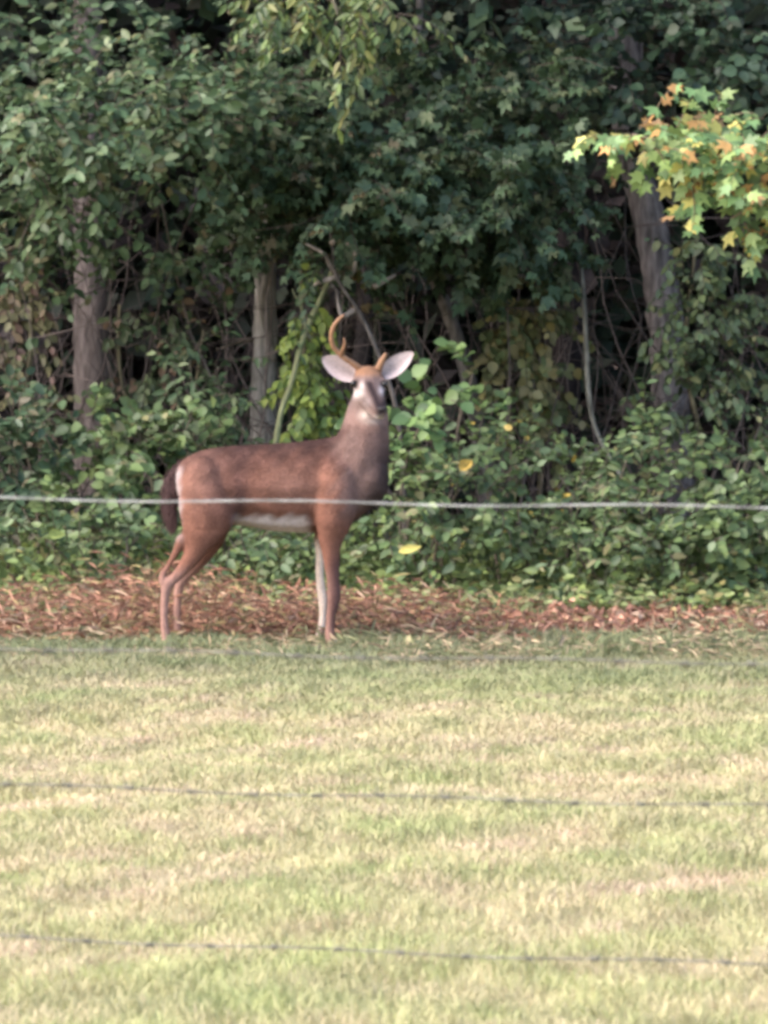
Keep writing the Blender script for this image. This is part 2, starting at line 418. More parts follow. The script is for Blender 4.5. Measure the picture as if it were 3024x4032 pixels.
# bough hanging in at the top: tree whose trunk is hidden behind the others
t = empty('tree', gp(1420, 37.2), 'slim dark-stemmed tree whose yellow-green bough hangs in at the top middle', 'tree', 'trees at the edge of the wood')
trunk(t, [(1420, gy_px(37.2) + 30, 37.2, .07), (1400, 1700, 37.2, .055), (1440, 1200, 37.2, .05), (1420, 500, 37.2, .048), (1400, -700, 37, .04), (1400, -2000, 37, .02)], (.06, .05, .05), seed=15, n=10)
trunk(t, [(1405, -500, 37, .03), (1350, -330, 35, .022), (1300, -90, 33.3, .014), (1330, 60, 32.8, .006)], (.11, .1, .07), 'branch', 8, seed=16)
add_foliage(t, 'narrow', [(1230, 20, 33, 190, 70, .35, 300), (1430, 50, 32.9, 170, 70, .3, 280), (1330, -120, 33.2, 300, 100, .4, 400), (1500, 110, 33.1, 70, 50, .2, 50)], .072, [(.12, .17, .05, 5), (.17, .18, .05, 2), (.20, .19, .07, .6), (.08, .12, .045, 3)], 26, 110, droop=.55)

# autumn branch of a star-leaved tree that stands outside the picture on the right
t = empty('sweetgum_tree', gp(4300, 31.6), 'branch of star-shaped green, yellow and orange leaves reaching in at the upper right', 'tree')
trunk(t, [(4300, gy_px(31.6) + 30, 31.6, .16), (4290, 1600, 31.6, .13), (4280, 600, 31.6, .11), (4300, -900, 31.6, .07), (4300, -2200, 31.6, .03)], (.16, .14, .12), seed=17)
trunk(t, [(4285, 900, 31.6, .05), (3800, 700, 31.5, .035), (3300, 620, 31.4, .022), (3000, 600, 31.35, .017), (2760, 590, 31.3, .012), (2490, 530, 31.25, .006)], (.20, .15, .11), 'branch', 8, seed=18)
trunk(t, [(3300, 620, 31.4, .018), (3050, 760, 31.3, .011), (2880, 860, 31.2, .004)], (.20, .15, .11), 'branch', 8, seed=19)
add_foliage(t, 'star', [(2490, 530, 31.2, 110, 60, .22, 64), (2640, 555, 31.2, 140, 70, .25, 80), (2790, 590, 31.2, 150, 90, .25, 100), (2930, 630, 31.2, 160, 110, .3, 130), (3040, 670, 31.2, 150, 130, .3, 140), (2810, 720, 31.25, 110, 80, .2, 60), (2970, 830, 31.2, 120, 80, .2, 70),
    (3250, 640, 31.2, 220, 180, .4, 170), (2880, 490, 31.3, 150, 50, .2, 44)], .082, G_SUN, 27, 290, droop=.35, per_twig=8, face=1.1, twig_col=(.2, .14, .1), twig_len=(.12, .28))
add_foliage(t, 'star', [(4300, -300, 31.4, 800, 700, .9, 600), (3900, 400, 31.4, 350, 350, .6, 260), (4500, -1500, 31.6, 700, 800, .9, 600)], .10, G_SUN, 28, 0, 'upper_foliage', per_twig=8, face=1.0, twig_len=(.12, .3))

# slim pale sapling leaning behind the deer
t = empty('sapling', gp(1040, 34.2), 'slim pale-green sapling stem leaning right, behind the deer\'s shoulders', 'sapling')
trunk(t, [(1030, gy_px(34.2) + 20, 34.2, .018), (1090, 1720, 34.2, .015), (1150, 1500, 34.2, .0145), (1205, 1300, 34.2, .014), (1275, 1150, 34.2, .013), (1330, 1000, 34.2, .011), (1345, 860, 34.2, .007)], (.21, .22, .12), seed=20, n=8)
trunk(t, [(1205, 1300, 34.2, .009), (1190, 1220, 34.2, .007), (1150, 1140, 34.2, .004)], (.2, .21, .12), 'branch', 6, seed=21)
add_foliage(t, 'narrow', [(1320, 980, 34.1, 90, 90, .2, 60), (1240, 1090, 34.1, 60, 60, .15, 30)], .06, G_LIGHT, 29, 30)

# dead tangle of twigs above the antler
t = empty('dead_branch', gp(1400, 34.1), 'tangle of bare forked twigs above the antler, pinkish grey', 'dead branch')
tb = TB()
for pts in ([(1600, 2420), (1590, 1980), (1565, 1640), (1505, 1420), (1425, 1240), (1330, 1090), (1310, 960), (1290, 840)], [(1330, 1090), (1300, 1050), (1270, 1000), (1200, 960)], [(1310, 960), (1370, 900), (1420, 860)], [(1330, 1000), (1390, 960), (1400, 1060), (1350, 1120)],
            [(1400, 1220), (1345, 1240), (1320, 1140)], [(1475, 1130), (1560, 1080)], [(1330, 1090), (1260, 1110), (1215, 1130)]):
    c = np.array([list(P(a + random.uniform(-6, 6), b, 34.1 + random.uniform(-.05, .05))) for a, b in pts]); sp = spline(c, 8 * len(pts))
    tb.add(sp, np.linspace(.016, .006, len(sp)), 7, .08, (.13, .11, .10) if pts[0][0] == 1600 else (.30, .25, .22))
tb.add(spline([P(a, b, 34.9) for a, b in [(1560, 2420), (1500, 1900), (1478, 1400), (1482, 1240), (1470, 1120), (1455, 1020)]], 40), np.linspace(.013, .006, 40), 7, .08, (.12, .115, .09))
tb.build('twigs', BARK, t, t.location)
add_foliage(t, 'curl', [(1350, 1020, 34.5, 70, 60, .1, 12), (1380, 1180, 34.55, 60, 60, .1, 10)], .05, [(.28, .2, .1, 3), (.2, .22, .08, 2)], 30, 8, twigs=False)

# vines
def vine(label, base_px, d, ell, size, pal, seed, shape='oval', stems=(), singles=90, droop=.7, name='hanging_vine', cat='vine'):
    v = empty(name, gp(base_px, d), label, cat)
    tb = TB()
    for s in stems:
        sp = spline(np.array([list(P(a, b, c)) + [q] for a, b, c, q in s]), 10 * len(s)); tb.add(sp[:, :3], sp[:, 3], 7, .06, (.17, .15, .10))
    tb.build('stem', BARK, v, v.location)
    add_foliage(v, shape, ell, size, pal, seed, singles, droop=droop, per_twig=9, face=.9, twig_len=(.12, .26), biasy=-.25)
    return v
vine('bright yellow-green vine hanging as a narrow column just left of the deer\'s head', 1230, 34.5,
     [(1205, 1240, 34.4, 45, 90, .08, 90), (1215, 1400, 34.4, 42, 120, .08, 120), (1240, 1540, 34.4, 50, 100, .08, 170), (1240, 1680, 34.4, 60, 90, .1, 170), (1215, 1850, 34.4, 90, 120, .12, 120)],
     .062, [(.26, .34, .08, 5), (.34, .40, .09, 4), (.16, .23, .07, 3)], 51, 'oval',
     [[(1190, 2440, 34.5, .012), (1180, 1800, 34.5, .011), (1200, 1500, 34.5, .011), (1190, 1200, 34.5, .010), (1180, 900, 34.6, .008)]], 110, .8)
vine('yellowed vine with tan and dull green leaves on the left of the black trunk', 2080, 35.4,
     [(2090, 1180, 35.2, 110, 120, .12, 170), (2060, 1330, 35.2, 120, 120, .12, 180), (2130, 1500, 35.2, 60, 130, .1, 110), (2020, 1500, 35.2, 90, 130, .12, 110), (2060, 1680, 35.2, 130, 110, .15, 110), (1990, 1250, 35.2, 70, 90, .1, 60)],
     .06, [(.28, .25, .12, 5), (.22, .23, .10, 5), (.15, .19, .08, 5), (.36, .30, .11, 1)], 52, 'broad',
     [[(2100, 2400, 35.5, .014), (2130, 1800, 35.4, .013), (2110, 1300, 35.4, .012), (2140, 900, 35.4, .009)]])
vine('green climbing vine covering the undergrowth column near the right edge', 2760, 34.8,
     [(2760, 1050, 34.6, 110, 110, .15, 160), (2730, 1230, 34.6, 120, 120, .15, 190), (2800, 1400, 34.6, 130, 130, .15, 200), (2740, 1600, 34.6, 150, 130, .2, 220), (2880, 1250, 34.8, 130, 140, .2, 150), (2960, 1050, 34.9, 110, 160, .2, 120), (2950, 1560, 34.8, 130, 190, .2, 200)],
     .056, [(.105, .15, .07, 5), (.14, .18, .075, 4), (.19, .19, .08, 1.5), (.08, .11, .055, 3)], 53, 'oval',
     [[(2780, 2430, 34.8, .014), (2770, 1800, 34.8, .012), (2700, 1400, 34.8, .012), (2750, 900, 34.8, .008)]])
vine('tan and olive vine curtain at the left edge of the wood', 70, 35.2,
     [(60, 1080, 35, 90, 120, .12, 120), (70, 1250, 35, 90, 120, .12, 110), (40, 1420, 35, 110, 120, .12, 100), (130, 1560, 35, 90, 110, .12, 80)],
     .058, [(.26, .24, .13, 5), (.20, .20, .10, 4), (.32, .24, .16, 2), (.18, .11, .09, 2)], 54, 'oval',
     [[(90, 2400, 35.3, .014), (60, 1800, 35.3, .013), (120, 1400, 35.3, .014), (110, 1000, 35.3, .012), (20, 985, 35.3, .01)]])
vine('sparse vine with rusty leaves between the left trunk and the deer', 620, 35.4,
     [(480, 1330, 35.3, 60, 160, .1, 60), (470, 1560, 35.3, 80, 140, .1, 60), (700, 1350, 35.2, 110, 160, .15, 110), (760, 1250, 35.1, 90, 120, .12, 60), (620, 1560, 35.2, 130, 120, .15, 100)],
     .056, [(.09, .125, .06, 5), (.12, .15, .07, 3), (.25, .16, .10, 2.2)], 55, 'oval',
     [[(640, 2400, 35.5, .012), (600, 1900, 35.4, .012), (480, 1500, 35.4, .011), (470, 1200, 35.4, .009)], [(700, 2400, 35.5, .01), (740, 1800, 35.3, .009), (800, 1300, 35.2, .006)]])
# pale curved stem on the right
t = empty('vine_stem', gp(2560, 35), 'long thin pale bare stem curving from the grey trunk down to the weeds', 'vine')
tb = TB(); sp = spline([list(P(a, b, c)) + [q] for a, b, c, q in [(2280, 950, 35.2, .008), (2300, 1200, 35, .012), (2318, 1550, 34.9, .014), (2350, 1700, 34.9, .012), (2430, 1850, 34.8, .011), (2520, 1980, 34.8, .011), (2600, gy_px(34.8), 34.8, .012)]], 50)
tb.add(sp[:, :3], sp[:, 3], 8, .05, (.26, .24, .2)); 
tb.build('stem', BARK, t, t.location)

# shrubs
def shrub(label, px, d, ell, size, pal, seed, shape='oval', singles=80, droop=.25, name='shrub', stems=5, cat='shrub', group='shrubs along the edge of the wood'):
    s = empty(name, gp(px, d), label, cat, group)
    r = np.random.default_rng(seed); tb = TB()
    base = np.array(s.location)
    for k in range(stems):
        e = ell[k % len(ell)]; top = P(e[0] + r.uniform(-.5, .5) * e[3], e[1] - .3 * e[4], e[2])
        b = base + np.array((r.uniform(-.15, .15), r.uniform(-.08, .08), -.02)); mid = (b + top) / 2 + r.standard_normal(3) * .07
        sp = spline([b, mid, top], 12); tb.add(sp, np.linspace(.010, .004, 12), 5, .08, (.11, .09, .07))
    tb.build('stems', TWIG, s, base)['kind'] = 'stuff'
    add_foliage(s, shape, ell, size, pal, seed + 100, singles, droop=droop, per_twig=10, twig_len=(.15, .35))
    return s
shrub('low dark-leaved shrub at the left edge, below the tan vine curtain', 120, 33.9, [(60, 1750, 33.8, 190, 150, .3, 260), (120, 1990, 33.7, 220, 130, .3, 260), (20, 1600, 34.2, 120, 110, .2, 120)], .07, G_MID, 61)
shrub('bushy shrub behind the deer\'s rump with mid-green round leaves', 500, 33.8, [(420, 1720, 34, 200, 130, .3, 240), (580, 1850, 33.7, 180, 130, .3, 260), (400, 2010, 33.5, 220, 130, .3, 280), (700, 1680, 34, 160, 120, .3, 190)], .066, G_WEED, 62, 'broad')
shrub('leggy shrub above the deer\'s back with pale leaf tips, left of the pale trunk', 860, 34.3, [(840, 1560, 34.3, 130, 150, .3, 170), (900, 1700, 34.2, 130, 100, .3, 160), (780, 1450, 34.5, 100, 100, .2, 80)], .066, G_LIGHT, 63, 'narrow')
shrub('shrub with large bright blue-green leaves just right of the deer\'s neck', 1700, 33.2, [(1650, 1640, 33.1, 60, 70, .12, 40), (1780, 1600, 33.1, 80, 50, .12, 34), (1730, 1720, 33.2, 90, 60, .15, 40), (1850, 1490, 33.3, 60, 60, .12, 20)], .082, [(.12, .19, .065, 5), (.16, .24, .085, 3), (.08, .14, .055, 4)], 64, 'broad', 120)
shrub('green shrub beside the deer\'s chest', 1700, 33.0, [(1640, 1880, 33, 130, 120, .3, 240), (1820, 1960, 32.9, 170, 120, .3, 280), (1600, 2060, 32.8, 150, 100, .3, 220)], .062, G_WEED, 65)
shrub('tangled shrub with a few yellow leaves under the dark gap', 2050, 33.4, [(1950, 1800, 33.6, 150, 110, .3, 180), (2150, 1900, 33.4, 190, 110, .3, 260), (2020, 2060, 33, 220, 110, .3, 300)], .062, G_WEED[:3] + [(.5, .36, .08, .35)], 66)
shrub('broad dark shrub low in front of the black trunk, its leaves narrow', 2330, 33.1, [(2300, 2020, 33, 200, 110, .3, 260), (2330, 2180, 32.7, 230, 110, .3, 300), (2420, 1850, 33.4, 150, 130, .3, 190)], .062, G_WEED, 67, 'narrow')
shrub('leafy shrub below the thick grey trunk with olive leaves', 2640, 33.2, [(2560, 1780, 33.7, 180, 120, .3, 200), (2620, 1950, 33.2, 190, 120, .3, 270), (2680, 2140, 32.8, 200, 110, .3, 260)], .062, G_WEED, 68)
shrub('shrub with curled bright leaves at the right edge above the dry leaves', 2920, 33, [(2900, 1850, 33.3, 170, 130, .3, 240), (2940, 2050, 33, 170, 120, .3, 240), (2880, 2200, 32.7, 180, 100, .3, 200)], .066, G_WEED[:3], 69, 'broad')
shrub('dense low shrub seen under the deer\'s belly', 1050, 32.9, [(950, 2130, 32.9, 190, 70, .3, 230), (1130, 2170, 32.8, 190, 70, .3, 230)], .058, G_WEED, 70)
shrub('low green shrub left of the deer\'s hind leg', 420, 32.9, [(250, 2150, 32.9, 260, 80, .3, 300), (540, 2140, 32.8, 180, 90, .3, 240)], .058, G_WEED, 71)

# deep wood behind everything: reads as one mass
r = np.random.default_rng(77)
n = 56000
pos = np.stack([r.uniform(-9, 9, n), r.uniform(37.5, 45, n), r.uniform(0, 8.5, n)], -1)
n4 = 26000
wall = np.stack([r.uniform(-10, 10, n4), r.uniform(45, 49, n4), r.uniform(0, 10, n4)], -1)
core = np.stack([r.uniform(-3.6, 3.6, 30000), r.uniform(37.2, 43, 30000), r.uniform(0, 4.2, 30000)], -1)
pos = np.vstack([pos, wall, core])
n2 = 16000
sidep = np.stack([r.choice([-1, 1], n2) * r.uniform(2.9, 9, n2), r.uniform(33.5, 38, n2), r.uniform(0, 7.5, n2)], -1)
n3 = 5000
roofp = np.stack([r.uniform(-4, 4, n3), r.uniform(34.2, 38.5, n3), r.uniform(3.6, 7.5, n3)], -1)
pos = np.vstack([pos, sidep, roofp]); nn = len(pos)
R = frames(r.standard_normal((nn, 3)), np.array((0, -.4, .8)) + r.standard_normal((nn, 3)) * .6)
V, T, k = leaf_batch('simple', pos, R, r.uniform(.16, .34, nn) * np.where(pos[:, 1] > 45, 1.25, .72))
cols, _ = pick_cols(G_DARK + [(.10, .08, .082, 6), (.13, .10, .095, 3), (.07, .08, .06, 5)], nn, r)  # purple-brown shares paint in the lifted, hazy dark of the gaps
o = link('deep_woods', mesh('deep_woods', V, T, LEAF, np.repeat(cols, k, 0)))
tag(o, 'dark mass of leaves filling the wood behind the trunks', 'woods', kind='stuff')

# thicket of bare twigs between the trunks
r = np.random.default_rng(78); tb = TB()
for _ in range(300):
    x0 = r.uniform(-2.9, 2.9); d0 = r.uniform(35.0, 37.6); h0 = r.uniform(.6, 2.6); le = r.normal(0, .35, 2)
    b0 = np.array((x0, d0, -.02)); pts = [b0]
    for k in range(1, 6): pts.append(b0 + np.array((le[0] * h0 * k / 5, le[1] * h0 * k / 8, h0 * k / 5)) + r.normal(0, .05, 3))
    f = r.uniform(.5, 1.3); tb.add(spline(pts, 12), np.linspace(r.uniform(.004, .010), .002, 12), 4, 0, np.array((.17, .135, .125)) * f)
    for _ in range(3):
        k = r.integers(2, 6); q = pts[k]; e = q + np.array((r.normal(0, .3), r.normal(0, .2), r.uniform(-.15, .3)))
        tb.add(np.array([q, (q + e) / 2 + r.normal(0, .02, 3), e]), [.0035, .003, .0015], 3, 0, np.array((.16, .125, .115)) * f)
o = tb.build('thicket', TWIG); tag(o, 'thicket of thin bare twigs in the shade between the trunks', 'brushwood', kind='stuff')
weeds_later = True

# undergrowth weeds
def weeds(name, label, cat, n, xr, yr, hfun, pal, seed, shape, size, mat, stemcol, per=5):
    r = np.random.default_rng(seed)
    x = r.uniform(*xr, n); y = r.uniform(*yr, n); h = hfun(x, y, r)
    keep = h > .02; x, y, h = x[keep], y[keep], h[keep]; n = len(x)
    lean = r.standard_normal((n, 2)) * .35
    base = np.stack([x, y, ground_z(x, y)], -1); top = base + np.stack([lean[:, 0] * h, lean[:, 1] * h, h], -1)
    wd = norm(np.stack([r.standard_normal(n), r.standard_normal(n) * .3, np.zeros(n)], -1)) * .0035
    V = np.stack([base - wd, base + wd, top], 1).reshape(-1, 3); T = np.arange(n * 3).reshape(-1, 3)
    C = np.repeat(np.tile(stemcol, (n, 1)) * r.uniform(.6, 1.4, (n, 1)), 3, 0)
    t = r.uniform(.25, 1.0, (n, per, 1)); p = base[:, None] * (1 - t) + top[:, None] * t; p = p.reshape(-1, 3)
    m = len(p)
    d = np.stack([r.standard_normal(m), r.standard_normal(m) - .3, r.uniform(-.4, .6, m)], -1)
    R = frames(d, np.array((0, -.5, .8)) + r.standard_normal((m, 3)) * .5)
    V2, T2, k = leaf_batch(shape, p, R, size * r.uniform(.5, 1.25, m)); c2, _ = pick_cols(pal, m, r)
    o = link(name, mesh(name, np.vstack([V, V2]), np.vstack([T, T2 + len(V)]), mat, np.vstack([C, np.repeat(c2, k, 0)])))
    return tag(o, label, cat, kind='stuff')
weeds('undergrowth', 'knee-high green weeds between the dry strip and the trees', 'weeds', 3600, (-3.6, 3.6), (32.0, 35.5), lambda x, y, r: (.14 + .20 * np.clip(y - 32.2, 0, 1.3)) * r.uniform(.5, 1.3, len(x)), [(a * 1.35, b_ * 1.25, c * 1.05, w_) for a, b_, c, w_ in G_WEED], 81, 'oval', .055, LEAF, (.11, .13, .06), 6)
def dead_h(x, y, r):
    left = np.clip((.9 - x) / 1.6, 0, 1)
    return (.05 + .11 * left) * r.uniform(.35, 1.5, len(x)) * (1 + .35 * patch(x, y, 3.0, 5)).clip(.2, 2) * np.clip((y - 29.75) / .45, .25, 1)
weeds('dead_weeds', 'strip of dead red-brown weeds along the edge of the wood', 'dead weeds', 6800, (-3.6, 3.6), (29.95, 32.4), dead_h, BROWN, 82, 'strand', .075, DEAD, (.30, .19, .12), 5)
weeds('dead_leaf_litter', 'crumpled red-brown leaf litter lying under the dead weeds', 'leaf litter', 1500, (-3.6, 3.6), (30.1, 32.6), lambda x, y, r: .06 * r.uniform(.5, 1.3, len(x)) * (1 + .6 * patch(x, y, 2.5, 3)), BROWN, 83, 'curl', .042, DEAD, (.28, .17, .11), 4)
weeds('low_weeds', 'sparse low green weeds growing up through the dead strip', 'weeds', 2600, (-3.6, 3.6), (30.5, 32.9), lambda x, y, r: .17 * r.uniform(.3, 1.2, len(x)) * (patch(x, y, 2.6, 12) > .25) * ((x < 1.0) | (y > 31.6)), [(.18, .21, .08, 5), (.26, .24, .12, 4), (.13, .16, .06, 3)], 84, 'narrow', .055, LEAF, (.20, .20, .10), 5)

# fallen dry leaves one can pick out
def fallen(px, py, size, col, label, rot, tilt, shape='curl', d=None, grp='dry leaves fallen at the edge of the grass'):
    d = d or F * CAM_H / (py - 1111.0) ; d = min(d, 31.9) - .45
    p = P(px, py, d)
    V0, T0 = SHAPE[shape]; V = V0.copy(); V[:, 1] -= .5
    dv = np.array([[math.cos(rot), .35 * math.sin(rot), .8 * math.sin(rot)]]); nv = np.array([[.15, -.75 - tilt, .7]])
    R = frames(dv, nv)[0]
    o = link('fallen_leaf', mesh('fallen_leaf', (V @ R.T) * size, T0, DEAD, np.tile(col, (len(V), 1))), None, p)
    return tag(o, label, 'leaf', grp)
TANS = [(.52, .30, .21), (.58, .38, .26), (.46, .24, .17), (.56, .42, .28)]
spots = [(2350, 2440, .09, 'pale orange dry leaf with a dark hollow beside it, left end of the right-hand litter'), (2440, 2425, .07, 'small tan dry leaf left of the long flat one'), (2510, 2425, .12, 'long flat pinkish dry leaf lying level in the litter'),
         (2470, 2480, .07, 'small orange dry leaf just below the long flat one'), (2525, 2500, .055, 'cream leaf standing upright in the litter'), (2570, 2525, .08, 'pink dry leaf tipped on edge beside the cream one'),
         (2730, 2420, .08, 'cream-tan dry leaf at the top of the right-hand litter'), (2790, 2450, .075, 'tan dry leaf left of the orange pair at the right'), (2885, 2475, .09, 'bright orange-tan dry leaf near the right edge'),
         (2830, 2540, .085, 'coral dry leaf lowest in the litter at the right'), (2990, 2455, .07, 'dull tan dry leaf touching the right edge'), (2160, 2510, .075, 'pinkish dry leaf on the grass line below the black trunk'),
         (2060, 2440, .08, 'rust dry leaf in the litter below the tangled shrub'), (1960, 2500, .06, 'small brown dry leaf nearest the cream leaf\'s right'), (2280, 2530, .06, 'small tan dry leaf low on the grass line below the narrow-leaved shrub')]
for i, (a, b, s, l) in enumerate(spots):
    fallen(a, b, s * 1.1, TANS[i % 4], l, random.uniform(-.6, .9), random.uniform(0, .8))
fallen(1608, 2530, .085, (.62, .50, .27), 'cream leaf standing on end at the grass line, right of the deer\'s front hooves', 1.4, .6, 'oval', 30.0)
fallen(955, 2415, .07, (.55, .36, .24), 'tan dry leaf between the deer\'s hind and front legs', .3, .4)
fallen(1615, 2160, .115, (.60, .52, .15), 'bright yellow leaf caught in the green weeds right of the deer\'s legs', .35, .7, 'narrow', 31.9, None)
fallen(1835, 1830, .085, (.45, .30, .07), 'yellow-orange leaf caught in the shrub right of the deer\'s chest', .9, .3, 'curl', 32.5, None)
fallen(222, 2105, .08, (.28, .33, .10), 'lime-yellow leaf hanging in the shrubs at the left below the top wire', .4, .4, 'curl', 32.2, None)

# ================================================================== grass
def grass(n, yr, seed, hscale):
    r = np.random.default_rng(seed)
    y = np.sqrt(r.uniform(yr[0] ** 2, yr[1] ** 2, n)); half = .0565 * y + .35; x = r.uniform(-1, 1, n) * half; out_ = r.uniform(0, 1, n) < .30; x = np.where(out_, np.sign(x) * (half + r.uniform(0, 1, n) ** 1.6 * (4.2 - half)), x)
    p1 = patch(x, y * .6, 2.2, 0); p2 = patch(x, y * .55, 6.0, 10); p3 = patch(x, y * .6, 14.0, 20)
    edge = np.clip((y - 24.5) / 4.5, 0, 1)
    nearg = np.clip((16.3 - y) / 1.6, 0, 1)
    p4 = patch(x, y * .45, 26.0, 4); gr = .50 + .10 * p1 + .18 * p2 + .20 * p3 + .08 * p4 + .22 * edge + .18 * nearg + .10 * r.standard_normal(n)
    gr = np.clip(gr, 0, 1)[:, None]
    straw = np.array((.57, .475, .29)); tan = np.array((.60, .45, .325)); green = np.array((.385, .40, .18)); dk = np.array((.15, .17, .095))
    mixt = np.clip(.5 + .6 * patch(x, y * .5, 9.0, 28) + .25 * r.standard_normal(n), 0, 1)[:, None]
    c = (straw * (1 - mixt) + tan * mixt) * (1 - gr) + green * gr
    e2 = (np.clip((y - 24.4 + .7 * p2) / 5.0, 0, 1) ** 1.3 * r.uniform(.4, .95, n))[:, None]  # greener taller grass, with the wood's shade painted into its colour
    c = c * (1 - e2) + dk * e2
    c = c * (1 + .08 * r.standard_normal((n, 1)) + .12 * patch(x, y * .5, 17.0, 16)[:, None]).clip(.5, 1.5)
    h = hscale * r.uniform(.4, 1.4, n) * (1 + .25 * p2.clip(-1, 1)) * (1 + .5 * e2[:, 0])
    a = r.uniform(0, 2 * np.pi, n); lean = r.uniform(.2, 1.3, n)
    ld = np.stack([np.cos(a), np.sin(a)], -1) * lean[:, None]
    base = np.stack([x, y, ground_z(x, y) - .004], -1)
    mid = base + np.stack([ld[:, 0] * h * .3, ld[:, 1] * h * .3, h * .55], -1); tip = base + np.stack([ld[:, 0] * h, ld[:, 1] * h, h * .95 - .3 * h * lean], -1)
    b = r.uniform(0, 2 * np.pi, n); wv = np.stack([np.cos(b), np.sin(b) * .4, np.zeros(n)], -1) * (r.uniform(.0025, .0055, n) * (y / 22))[:, None]
    V = np.stack([base - wv, base + wv, mid - wv * .8, mid + wv * .8, tip], 1).reshape(-1, 3)
    k = (np.arange(n) * 5)[:, None, None]; T = (np.array([(0, 1, 3), (0, 3, 2), (2, 3, 4)])[None] + k).reshape(-1, 3)
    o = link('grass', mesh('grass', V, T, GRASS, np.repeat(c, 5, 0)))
    return tag(o, 'dry straw and green mown grass in front of the wood', 'grass', kind='stuff')
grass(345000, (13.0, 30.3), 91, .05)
def fringe(x, y, r): return .05 * r.uniform(.3, 1.6, len(x)) * (1 + .5 * patch(x, y, 4, 7)).clip(.1, 2)
weeds('tall_grass', 'uneven taller grass along the mowing line', 'grass', 2600, (-3.2, 3.2), (28.6, 30.5), fringe, [(.26, .265, .14, 5), (.48, .37, .25, 6), (.20, .21, .11, 2)], 92, 'strand', .075, GRASS, (.36, .32, .19), 4)

# ================================================================== the deer
D0 = 30.0
def dp(px, py, dy=0.0): return P(px, py, D0) + np.array((0, dy, 0))
S1 = D0 / F                                   # metres per photograph pixel at the deer
_ICO = None
def ico():
    global _ICO
    if _ICO is None:
        import bmesh
        b = bmesh.new(); bmesh.ops.create_icosphere(b, subdivisions=2, radius=1)
        b.verts.ensure_lookup_table(); _ICO = (np.array([v.co[:] for v in b.verts]), np.array([[v.index for v in f.verts] for f in b.faces])); b.free()
    return _ICO
BV, BF, bn = [], [], 0
def ball(c, rad):
    global bn
    v, f = ico(); BV.append(v * np.asarray(rad) + c); BF.append(f + bn); bn += len(v)
def chain(rows, step=.35):
    """rows: (px, py, dy, rx_px, rz_px, ry_m): densely interpolated ellipsoids"""
    rows = np.array(rows, float); sp = spline(rows, 400)
    pts = np.array([dp(a[0], a[1], a[2]) for a in sp]); last = None
    for p, a in zip(pts, sp):
        rm = max(min(a[3] * S1, a[4] * S1, a[5]), .008)
        if last is None or np.linalg.norm(p - last) > rm * step:
            ball(p, (max(a[3] * S1, .007), max(a[5], .007), max(a[4] * S1, .007))); last = p
    ball(pts[-1], (sp[-1][3] * S1, sp[-1][5], sp[-1][4] * S1))
def limb(rows, flat=1.0): chain([(a, b, c, r_, r_, r_ * S1 * flat) for a, b, c, r_ in rows])
# trunk of the body, rump to brisket
def tor(x, top, bot, hw, rx=70, dy=0): return (x, (top + bot) / 2, dy, rx, (bot - top) / 2, hw)
chain([tor(738, 1800, 1985, .085, 48), tor(790, 1772, 2045, .13, 60), tor(880, 1755, 2068, .158, 70), tor(970, 1748, 2075, .17, 70), tor(1060, 1744, 2090, .178, 70), tor(1160, 1737, 2098, .178, 70), tor(1250, 1726, 2098, .165, 66),
       tor(1330, 1716, 2085, .15, 60, -.01), tor(1395, 1735, 2050, .135, 55, -.03), tor(1450, 1765, 2010, .125, 52, -.045), tor(1486, 1785, 1980, .11, 46, -.065)], .2)
# neck
chain([(1395, 1900, -.03, 120, 110, .135), (1415, 1830, -.045, 120, 90, .132), (1428, 1760, -.055, 110, 80, .122), (1437, 1690, -.055, 97, 70, .105), (1446, 1625, -.05, 86, 55, .088), (1450, 1570, -.055, 66, 50, .075), (1452, 1520, -.075, 54, 45, .07)], .2)
chain([(1340, 1775, -.02, 60, 40, .09), (1370, 1735, -.04, 55, 45, .08)], .2)
# shoulder and near front leg
limb([(1335, 1880, -.10, 90), (1330, 1960, -.115, 86), (1318, 2040, -.12, 74), (1305, 2100, -.12, 54), (1303, 2150, -.12, 41), (1307, 2210, -.118, 33), (1313, 2280, -.115, 27), (1316, 2340, -.113, 27.5), (1313, 2372, -.112, 24), (1304, 2425, -.112, 18), (1300, 2490, -.112, 20), (1304, 2515, -.112, 22), (1308, 2532, -.12, 20)])
# far front leg
limb([(1310, 1950, .10, 80), (1285, 2060, .10, 50), (1262, 2120, .095, 27), (1260, 2180, .09, 19), (1258, 2260, .09, 17), (1264, 2330, .09, 18.5), (1271, 2368, .09, 19), (1270, 2430, .09, 14.5), (1261, 2490, .09, 17), (1257, 2518, .09, 20), (1257, 2534, .08, 18)])
# near hind leg
chain([(800, 1890, -.08, 92, 100, .11), (815, 1980, -.10, 112, 95, .105), (822, 2040, -.11, 108, 70, .095), (806, 2090, -.115, 84, 55, .078), (782, 2140, -.118, 54, 45, .058), (757, 2190, -.12, 37, 36, .042), (724, 2235, -.122, 26, 28, .030), (690, 2272, -.125, 21, 24, .024), (663, 2298, -.126, 22, 25, .024),
       (653, 2350, -.128, 18, 26, .019), (650, 2420, -.13, 16.5, 26, .017), (654, 2480, -.13, 17, 22, .018), (661, 2518, -.135, 20, 20, .021), (668, 2545, -.15, 18, 18, .02)], .2)
limb([(722, 2120, -.118, 26), (696, 2170, -.12, 15), (668, 2220, -.123, 11), (644, 2258, -.125, 14), (645, 2288, -.126, 16)])
